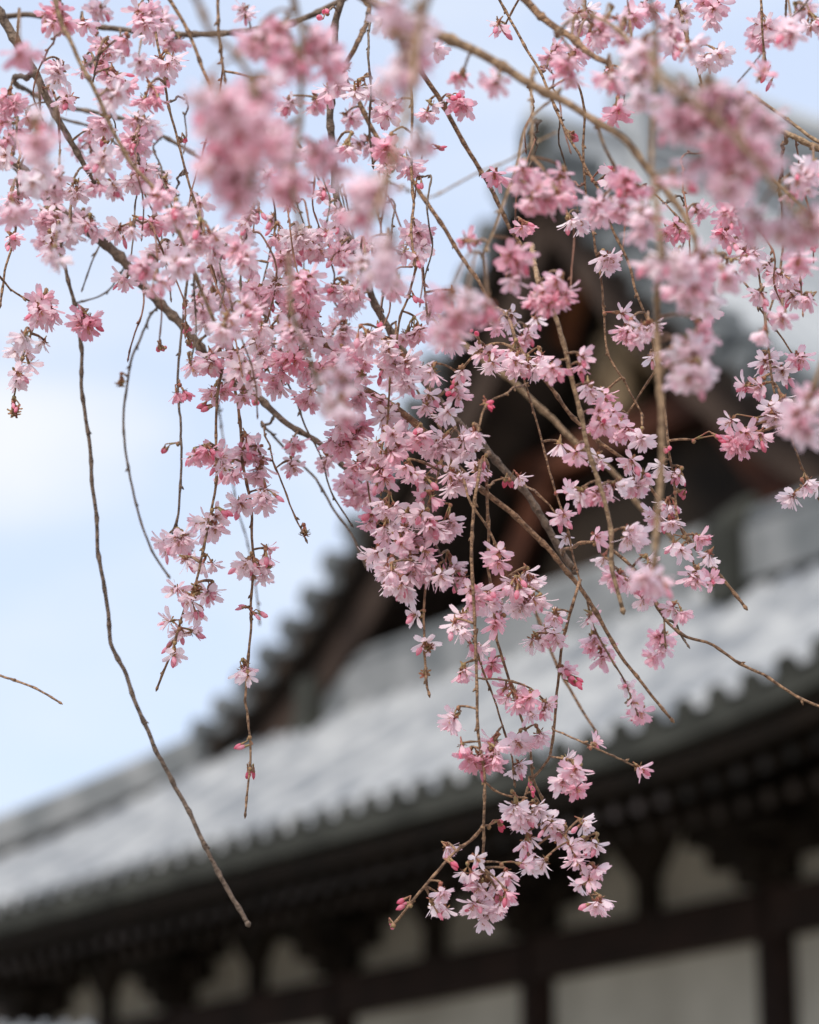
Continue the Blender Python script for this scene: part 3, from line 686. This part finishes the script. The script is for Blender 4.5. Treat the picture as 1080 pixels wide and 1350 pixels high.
#CL
# photo x, y, radius, then depth and pinkness where they differ; kind b = buds only
CS = '''73,17,28,2,.35;27,63,22,1.6,.35;187,17,25,1.95;213,27,25;227,50,18;127,50,12;167,53,14;110,33,12;80,93,22,2.1;113,87,15;153,107,28,2;147,127,20;200,120,25;183,87,15
10,133,24;17,167,25;7,187,15;50,167,30,1.35,.12;60,200,28,1.4,.15;197,170,20;180,187,15;117,197,24;140,213,22;187,227,26;217,240,15;200,260,20;147,247,18
20,240,28;50,233,25,1.8;77,240,28,1.8,.15;17,273,22;67,277,25;110,283,18;70,307,25;70,333,18;90,300,12;157,303,14;173,300,12;200,287,20;233,277,20;243,320,22;217,327,20;193,353,20,1.8;207,370,16
267,300,30,1.8;283,320,24,1.9;233,350,18;283,360,28;317,333,25;60,403,30,2.05,.32;48,412,18,2.05,.3;113,423,25,2.12,.4;33,447,15;280,393,30;340,390,28;320,410,25;267,410,22;300,425,22
283,127,46,1.2,.30;317,160,45,1.15,.48;300,207,45,1.2,.38;317,247,42,1.25,.30;350,187,45,1.2,.33;350,50,35,1.6,.3;290,170,38,1.2,.42;340,110,34,1.25,.3
380,33,25,1.6,.35;410,50,35,1.4,.35;420,80,35,1.4,.38;387,83,30,1.45,.36;427,17,12,2,.5,b;510,27,20;523,15,30,1.2,.12;547,20,33,1.2,.2;527,73,38,1.2,.28;547,57,30,1.25,.2;527,107,30,1.25,.12;577,67,15
480,113,18;507,143,20;470,113,15;460,157,15;483,187,22;517,190,25;557,180,25,1.3,.1;533,210,22;380,177,42,1.4,.3;380,240,42,1.45,.35;427,207,35,1.4,.22;460,187,20;490,253,36,1.2,.14;470,283,25,1.3,.2
367,110,12,2,.5,b;567,143,17;607,100,11;610,137,18,2.05,.4;657,33,12,2.1,.3;657,110,16,1.7,.35;653,233,16,2.1,.42;583,190,9,2.1,.5,b;600,125,9,2,.5,b;693,233,28,1.75,.3;710,260,25,1.75,.35;690,293,13,2.05,.45
547,310,28;520,317,25,1.3,.15;510,350,30,1.6;520,370,20;617,317,11;680,343,32,1.75,.38;713,393,22,1.8,.35;393,310,25;420,320,25;380,333,28;453,333,20;480,350,24;403,373,28;393,393,26;460,383,25;410,427,30;453,433,28;380,433,22;470,400,22
543,430,25;593,400,32,1.5,.25;620,400,28,1.5,.28;593,430,25,1.6,.25;647,407,20,1.6,.3;677,417,14;623,440,12,2,.5,b;693,440,18;680,460,18;655,430,12,2.05,.4;705,425,12
773,17,22;753,20,18;807,20,20;830,37,22;850,13,20;887,40,22;907,60,18;940,73,22,1.9;943,5,26;747,87,28,1.75,.35;730,67,20;813,140,20,1.95,.45;837,87,30,1.6;807,107,22,1.6;853,60,22,1.6;837,120,25,1.6;785,40,18
1007,33,25;997,50,18;1040,43,24;1070,27,22;1053,10,20;1007,103,17,2.1,.4,b;1005,95,12
907,133,45,1.3,.3;937,127,38,1.3,.3;970,143,40,1.3,.35;893,167,35,1.35,.3;953,187,45,1.3,.3;987,200,45,1.3,.3;1003,160,30,1.35,.15;970,227,38,1.3,.3;933,207,30,1.35,.22;880,140,28,1.4,.3
730,260,28,1.75,.3;740,233,22,1.8,.3;750,290,13,2.06,.12;767,293,13,2.06,.12;757,263,10,2.06,.45,b;827,240,28,1.75;820,267,30,1.75;793,273,25,1.8,.2;847,287,28,1.7,.2;800,223,8,2.06,.4,b;893,297,22,2,.4;887,233,16,1.5,.45;907,247,13,1.5,.6,b;920,280,15
797,343,20,2.06,.1;970,280,25,1.9;960,297,20,2.05,.4;1000,287,28,1.35,.3;1030,297,28,1.35,.2;1047,300,30,1.35,.2;1067,293,28,1.35,.15;1053,233,22,1.8;1073,220,18,1.8;1040,247,18,1.8
740,377,28,1.8,.35;727,393,22,1.8,.4;887,347,32,1.6;920,340,32,1.6;907,373,35,1.6;947,360,28,1.6;933,393,22,1.7;860,347,16,1.6;933,410,16,2.05,.12;820,413,10,2.05,.05;830,437,22,1.95,.25;850,430,18,1.85,.2;920,433,22,1.7,.4
1053,340,18;1037,367,20;1043,390,15;1003,387,14;1033,417,15;1010,437,15;985,345,12
27,457,14,2.12,.12;57,453,12,2.12,.2;40,480,10,2.12,.15;23,497,15,2.12,.12;20,533,10,2.12,.3,b;250,477,14;237,513,12,1.9,.55;277,477,16;287,517,20;300,457,20;320,490,25;337,460,18;350,487,20;322,512,16;267,537,10,2.08,.55,b;217,587,10,2.15,.7,b;257,600,14,1.95,.35;273,593,12,1.9,.5
290,607,14,1.9,.2;307,617,15;320,583,18;337,597,20;343,623,20;350,650,18;317,667,17,2.05,.1;233,707,20,2.15,.12;220,720,15,2.15,.12;247,722,14,2.15,.15;283,690,20,2.06,.1;297,677,8,2.06,.4,b;267,693,13;247,740,12,2.06,.08;273,740,16,2.06,.12
233,783,14,2.06,.12;253,790,13,2.06,.12;277,777,14,2.06,.12;263,807,13,2.06,.12;223,817,11,2.06,.1;237,833,12,2.06,.12;257,833,9,2.06,.2;220,850,8,2.06,.3,b;230,863,9,2.06,.1;333,743,20,2.06,.1;350,757,13,2.06,.1;320,743,14,2.06,.12;320,803,10,2.06,.25,b;343,810,8,2.06,.2,b;350,727,12;317,880,16,2.07,.15;325,892,10,2.07,.15;317,979,9,2.07,.4,b;331,1017,8,2.07,.6,b
380,477,28,2,.3;370,500,20,2,.3;410,490,28,2,.3;410,517,22;443,470,25;470,463,25;443,500,30,1.6,.15;450,533,28,1.6,.15;530,477,25,2,.12;540,497,22,2,.12;510,457,20;573,487,15,1.8,.12;477,527,22;503,533,18;470,563,22;450,577,22;455,560,18;433,607,14;387,583,11,2.12;383,613,12,2.12
510,583,30,1.95,.2;533,577,25;477,607,25;553,567,20,1.9,.3;590,580,25,2.05,.08;610,583,22,2.05,.08;570,593,20,2.05,.1;600,627,28,2.05,.12;640,607,18,2.05,.1;632,620,12;540,620,20,2.05,.08;560,635,15,2.05,.1;470,650,28,2.2,.25;460,635,22,2.2,.3;503,623,20;490,590,16
513,663,22,2.05,.12;537,683,22,2.06,.12;560,677,20,2.06,.15;587,683,25,2.06,.12;573,697,16,2.06,.15;493,683,15,2.06,.4;513,697,20,2.06,.15;503,730,25,2.06,.08;527,717,20,2.06,.15;520,747,22,2.06,.1;537,767,22,2.06,.12;547,750,20,2.06,.15;560,733,15,2.06,.2;527,770,18,2.06,.12;545,715,18
577,757,18,2.1,.1;593,740,18,2.1,.1;607,763,15,2.1,.2;657,737,18,2.06,.3;593,513,13,2.05,.55,b;599,500,8,2.05,.6,b;643,533,9,1.95,.75,b;627,567,12,1.98,.15;670,637,9,2.04,.6,b;687,630,10,2.04,.15
623,780,20,2.05,.2;643,787,20,2.05,.15;617,810,18,2.05,.1;600,827,15,2.05,.12;660,803,20,2.05,.15;660,820,16,2.05,.38;680,767,20,2.05,.08;697,760,20,2.05,.08;693,797,22,2.05,.1;710,790,15,2.05,.1;707,843,18,2.05,.15;620,847,14,2.05,.1;720,830,13,2.05,.15;547,810,11,2.08,.05;560,847,12,2.08,.05;610,883,12,2.08,.3;650,877,12,2.08,.35;635,855,9
643,467,18,2.04,.3;680,480,22,2.04,.15;700,483,18,2.04,.15;730,487,18,1.98,.35;770,470,14,1.98,.35;765,483,12,1.98,.4;710,465,14;645,480,14;777,513,16,2.02,.3;797,523,14,2.02,.35;790,550,22,2.02,.42;820,567,20,2.04,.3;847,573,14,2.04,.2;808,548,14,2.04,.35;737,587,12,2.05,.12;760,597,14,2.05,.3;787,603,14,2.05,.2
833,613,14,2.06,.12;830,637,20,2.06,.2;847,630,14,2.06,.12;807,640,16,2.06,.2;767,650,16,2.06,.3;787,653,14,2.06,.2;750,645,10,2.06,.3;873,613,12,2.07,.08;897,623,13,2.07,.1;880,590,8,2.07,.4,b;900,650,6,2.07,.5,b;867,677,14,2.07,.12;883,663,12,2.07,.12;887,690,14,2.07,.2;887,717,11,2.07,.1;900,727,12,2.07,.12;917,710,14,2.07,.25;937,733,12,2.07,.15;920,753,18,2.07,.28;937,763,10,2.07,.4
740,683,13,2.1,.25;747,710,12,2.1,.1;830,703,18,2,.15;787,707,10,2,.2;797,737,13,2,.12;820,760,20,1.95,.25;837,763,17,1.95,.2;853,737,14,1.9,.12;863,760,28,1.75,.2;853,777,22,1.8,.3;890,803,18,1.85,.3;873,843,18,2.35,.4;867,863,14,2.35,.35;845,790,14,1.9,.2
907,470,35,1.6,.1;920,500,32,1.6,.1;890,490,26,1.65,.15;895,455,24,1.7,.3;860,470,12;980,507,10,2.07,.1;1003,513,12,2.07,.15;1010,470,16;1030,493,16;1020,537,20,2.03,.06;1033,527,12,2.03,.1;1057,473,16;1060,550,28,1.6,.15;1073,523,25,1.6,.3;1063,568,22,1.6,.1;1045,540,18,1.7,.08;963,557,10,2.05,.1;980,577,22,2.05,.3;1000,577,15,2.05,.2;970,590,12,2.05,.3;947,578,7,2.05,.6,b
1060,637,14,2.08,.02;1050,653,13,2.08,.02;1073,642,12,2.08,.05;783,837,18,2.25,.3;793,860,16,2.25,.25;780,813,12,2.2,.2;733,810,12,2.05,.15;730,840,13,2.05,.15;757,895,11,2.05,.6,b;748,882,8,2.05,.4
678,915,20,2.05,.38;665,908,12,2.05,.35;701,919,14,2.05,.35;719,929,13,2.05,.2;601,945,18,2.08,.25;622,998,20,2.06,.35;650,994,18,2.06,.32;635,1002,15,2.06,.38;608,985,13,2.06,.3;655,970,15,2.06,.2;687,975,20,2.08,.2;706,961,14,2.08,.15;700,940,12;682,1012,13,2.06,.15
743,1026,15,2.05,.2;761,1012,16,2.05,.28;750,1000,10;755,1038,12,2.05,.3;678,1054,16,2.05,.12;687,1072,20,2.05,.12;706,1068,18,2.05,.1;703,1035,10,2.05,.7,b;706,1045,8,2.05,.7,b;659,1086,9,2.05,.75,b;696,1109,16,2.05,.06;703,1132,20,2.05,.08;718,1135,12,2.05,.08;690,1138,11,2.05,.08;724,1086,15,2.05,.1;743,1095,18,2.05,.1;766,1086,12,2.05,.1;752,1123,17,2.05,.12;772,1112,12,2.05,.25;787,1109,14,2.05,.12;784,1146,12,2.05,.2;763,1169,13,2.05,.1;776,1160,10,2.05,.3;789,1188,17,2.05,.22
590,1118,12,2.05,.12;618,1146,14,2.05,.08;627,1132,11,2.05,.1;598,1140,7,2.05,.7,b;580,1174,14,2.05,.25;571,1192,13,2.05,.06;585,1192,12,2.05,.06;645,1165,22,2.05,.15;668,1155,14,2.05,.2;645,1197,24,2.05,.1;627,1188,18,2.05,.1;668,1179,12,2.05,.4;630,1168,14;660,1195,14,2.05,.2;530,1190,8,2.05,.55,b;518,1218,6,2.05,.5,b;784,977,10,2.05,.3;847,1014,9,2.05,.35
761,896,9,2.05,.7,b;826,905,12,2.2,.2;842,938,15,2.2,.3;835,925,10,2.2,.25;160,500,13,2.35,.8,x;402,695,11,2.1,.6,x;20,540,9,2.12,.2,x;560,885,9,2.08,.2,x;562,850,11,2.08,.2,x;258,775,9,2.06,.2,x;690,1060,9,2.06,.2,x'''
specs = []
for s_ in CS.replace('\n', ';').split(';'):
    v = s_.split(','); specs.append((float(v[0]), float(v[1]), float(v[2]), float(v[3]) if len(v) > 3 else 2.08, float(v[4]) if len(v) > 4 else None, v[5] if len(v) > 5 else 'f'))
# the crowded upper part: loose extra umbels between the ones above
FILL = [((0, 110, 130, 330), 26, 2.15), ((130, 0, 330, 130), 14, 2.15), ((140, 150, 400, 400), 38, 2.15), ((360, 90, 560, 260), 16, 2.15), ((330, 270, 560, 470), 40, 2.12), ((270, 420, 480, 520), 22, 2.12),
        ((440, 480, 620, 620), 22, 2.12), ((720, 0, 900, 110), 12, 2.1), ((790, 210, 960, 420), 12, 2.05), ((960, 230, 1080, 480), 12, 2.1), ((480, 640, 580, 770), 8, 2.08), ((290, 560, 360, 640), 5, 2.1), ((560,380,660,450),6,2.1)]
for (x0, y0, x1, y1), n_, d_ in FILL:
    for _ in range(int(n_*.62)):
        specs.append((rng.uniform(x0, x1), rng.uniform(y0, y1), rng.uniform(10, 20), d_+rng.uniform(-.15, .15), None, 'f'))
for (x, y) in SH[::2]: specs.append((x+rng.normal(0, 3), y-rng.uniform(0, 25), rng.uniform(6, 10), 2.1, .45, 'b'))
built = []
for (x, y, r, d, t, kd) in specs:
    if t is None: t = float(np.clip(rng.normal(.2, .07), .06, .38))
    if d == 2.08 and y < 450: d = 2.08+float(rng.choice([-.3, -.18, 0, .08, .2]))
    mb, bi, sz = cluster(x, y, r, d, t, kd)
    built.append((sz, mb, bi, kd))
MATC = [M_petal, M_calyx, M_stamen, M_bark]
order = sorted(range(len(built)), key=lambda i: -built[i][0])
big = set([i for i in order if built[i][3] == 'f'][:100])
rest = MB(); buds = []
for i, (sz, mb, bi, kd) in enumerate(built):
    if i in big: obj('blossom_cluster', mb, MATC, bobj[bi], True)
    elif kd == 'b': obj('bud_cluster', mb, MATC, bobj[bi], True)
    else: 
        rest.V += mb.V; rest.T += mb.T; rest.M += mb.M; rest.S += mb.S
        rest.Fc += [f+rest.n for f in mb.Fc]; rest.n += mb.n
o = obj('blossom_cluster', rest, MATC, tree, True, 'smaller pale pink blossom clusters along the twigs'); o['kind'] = 'stuff'
print('clusters', len(built), 'verts', rest.n)
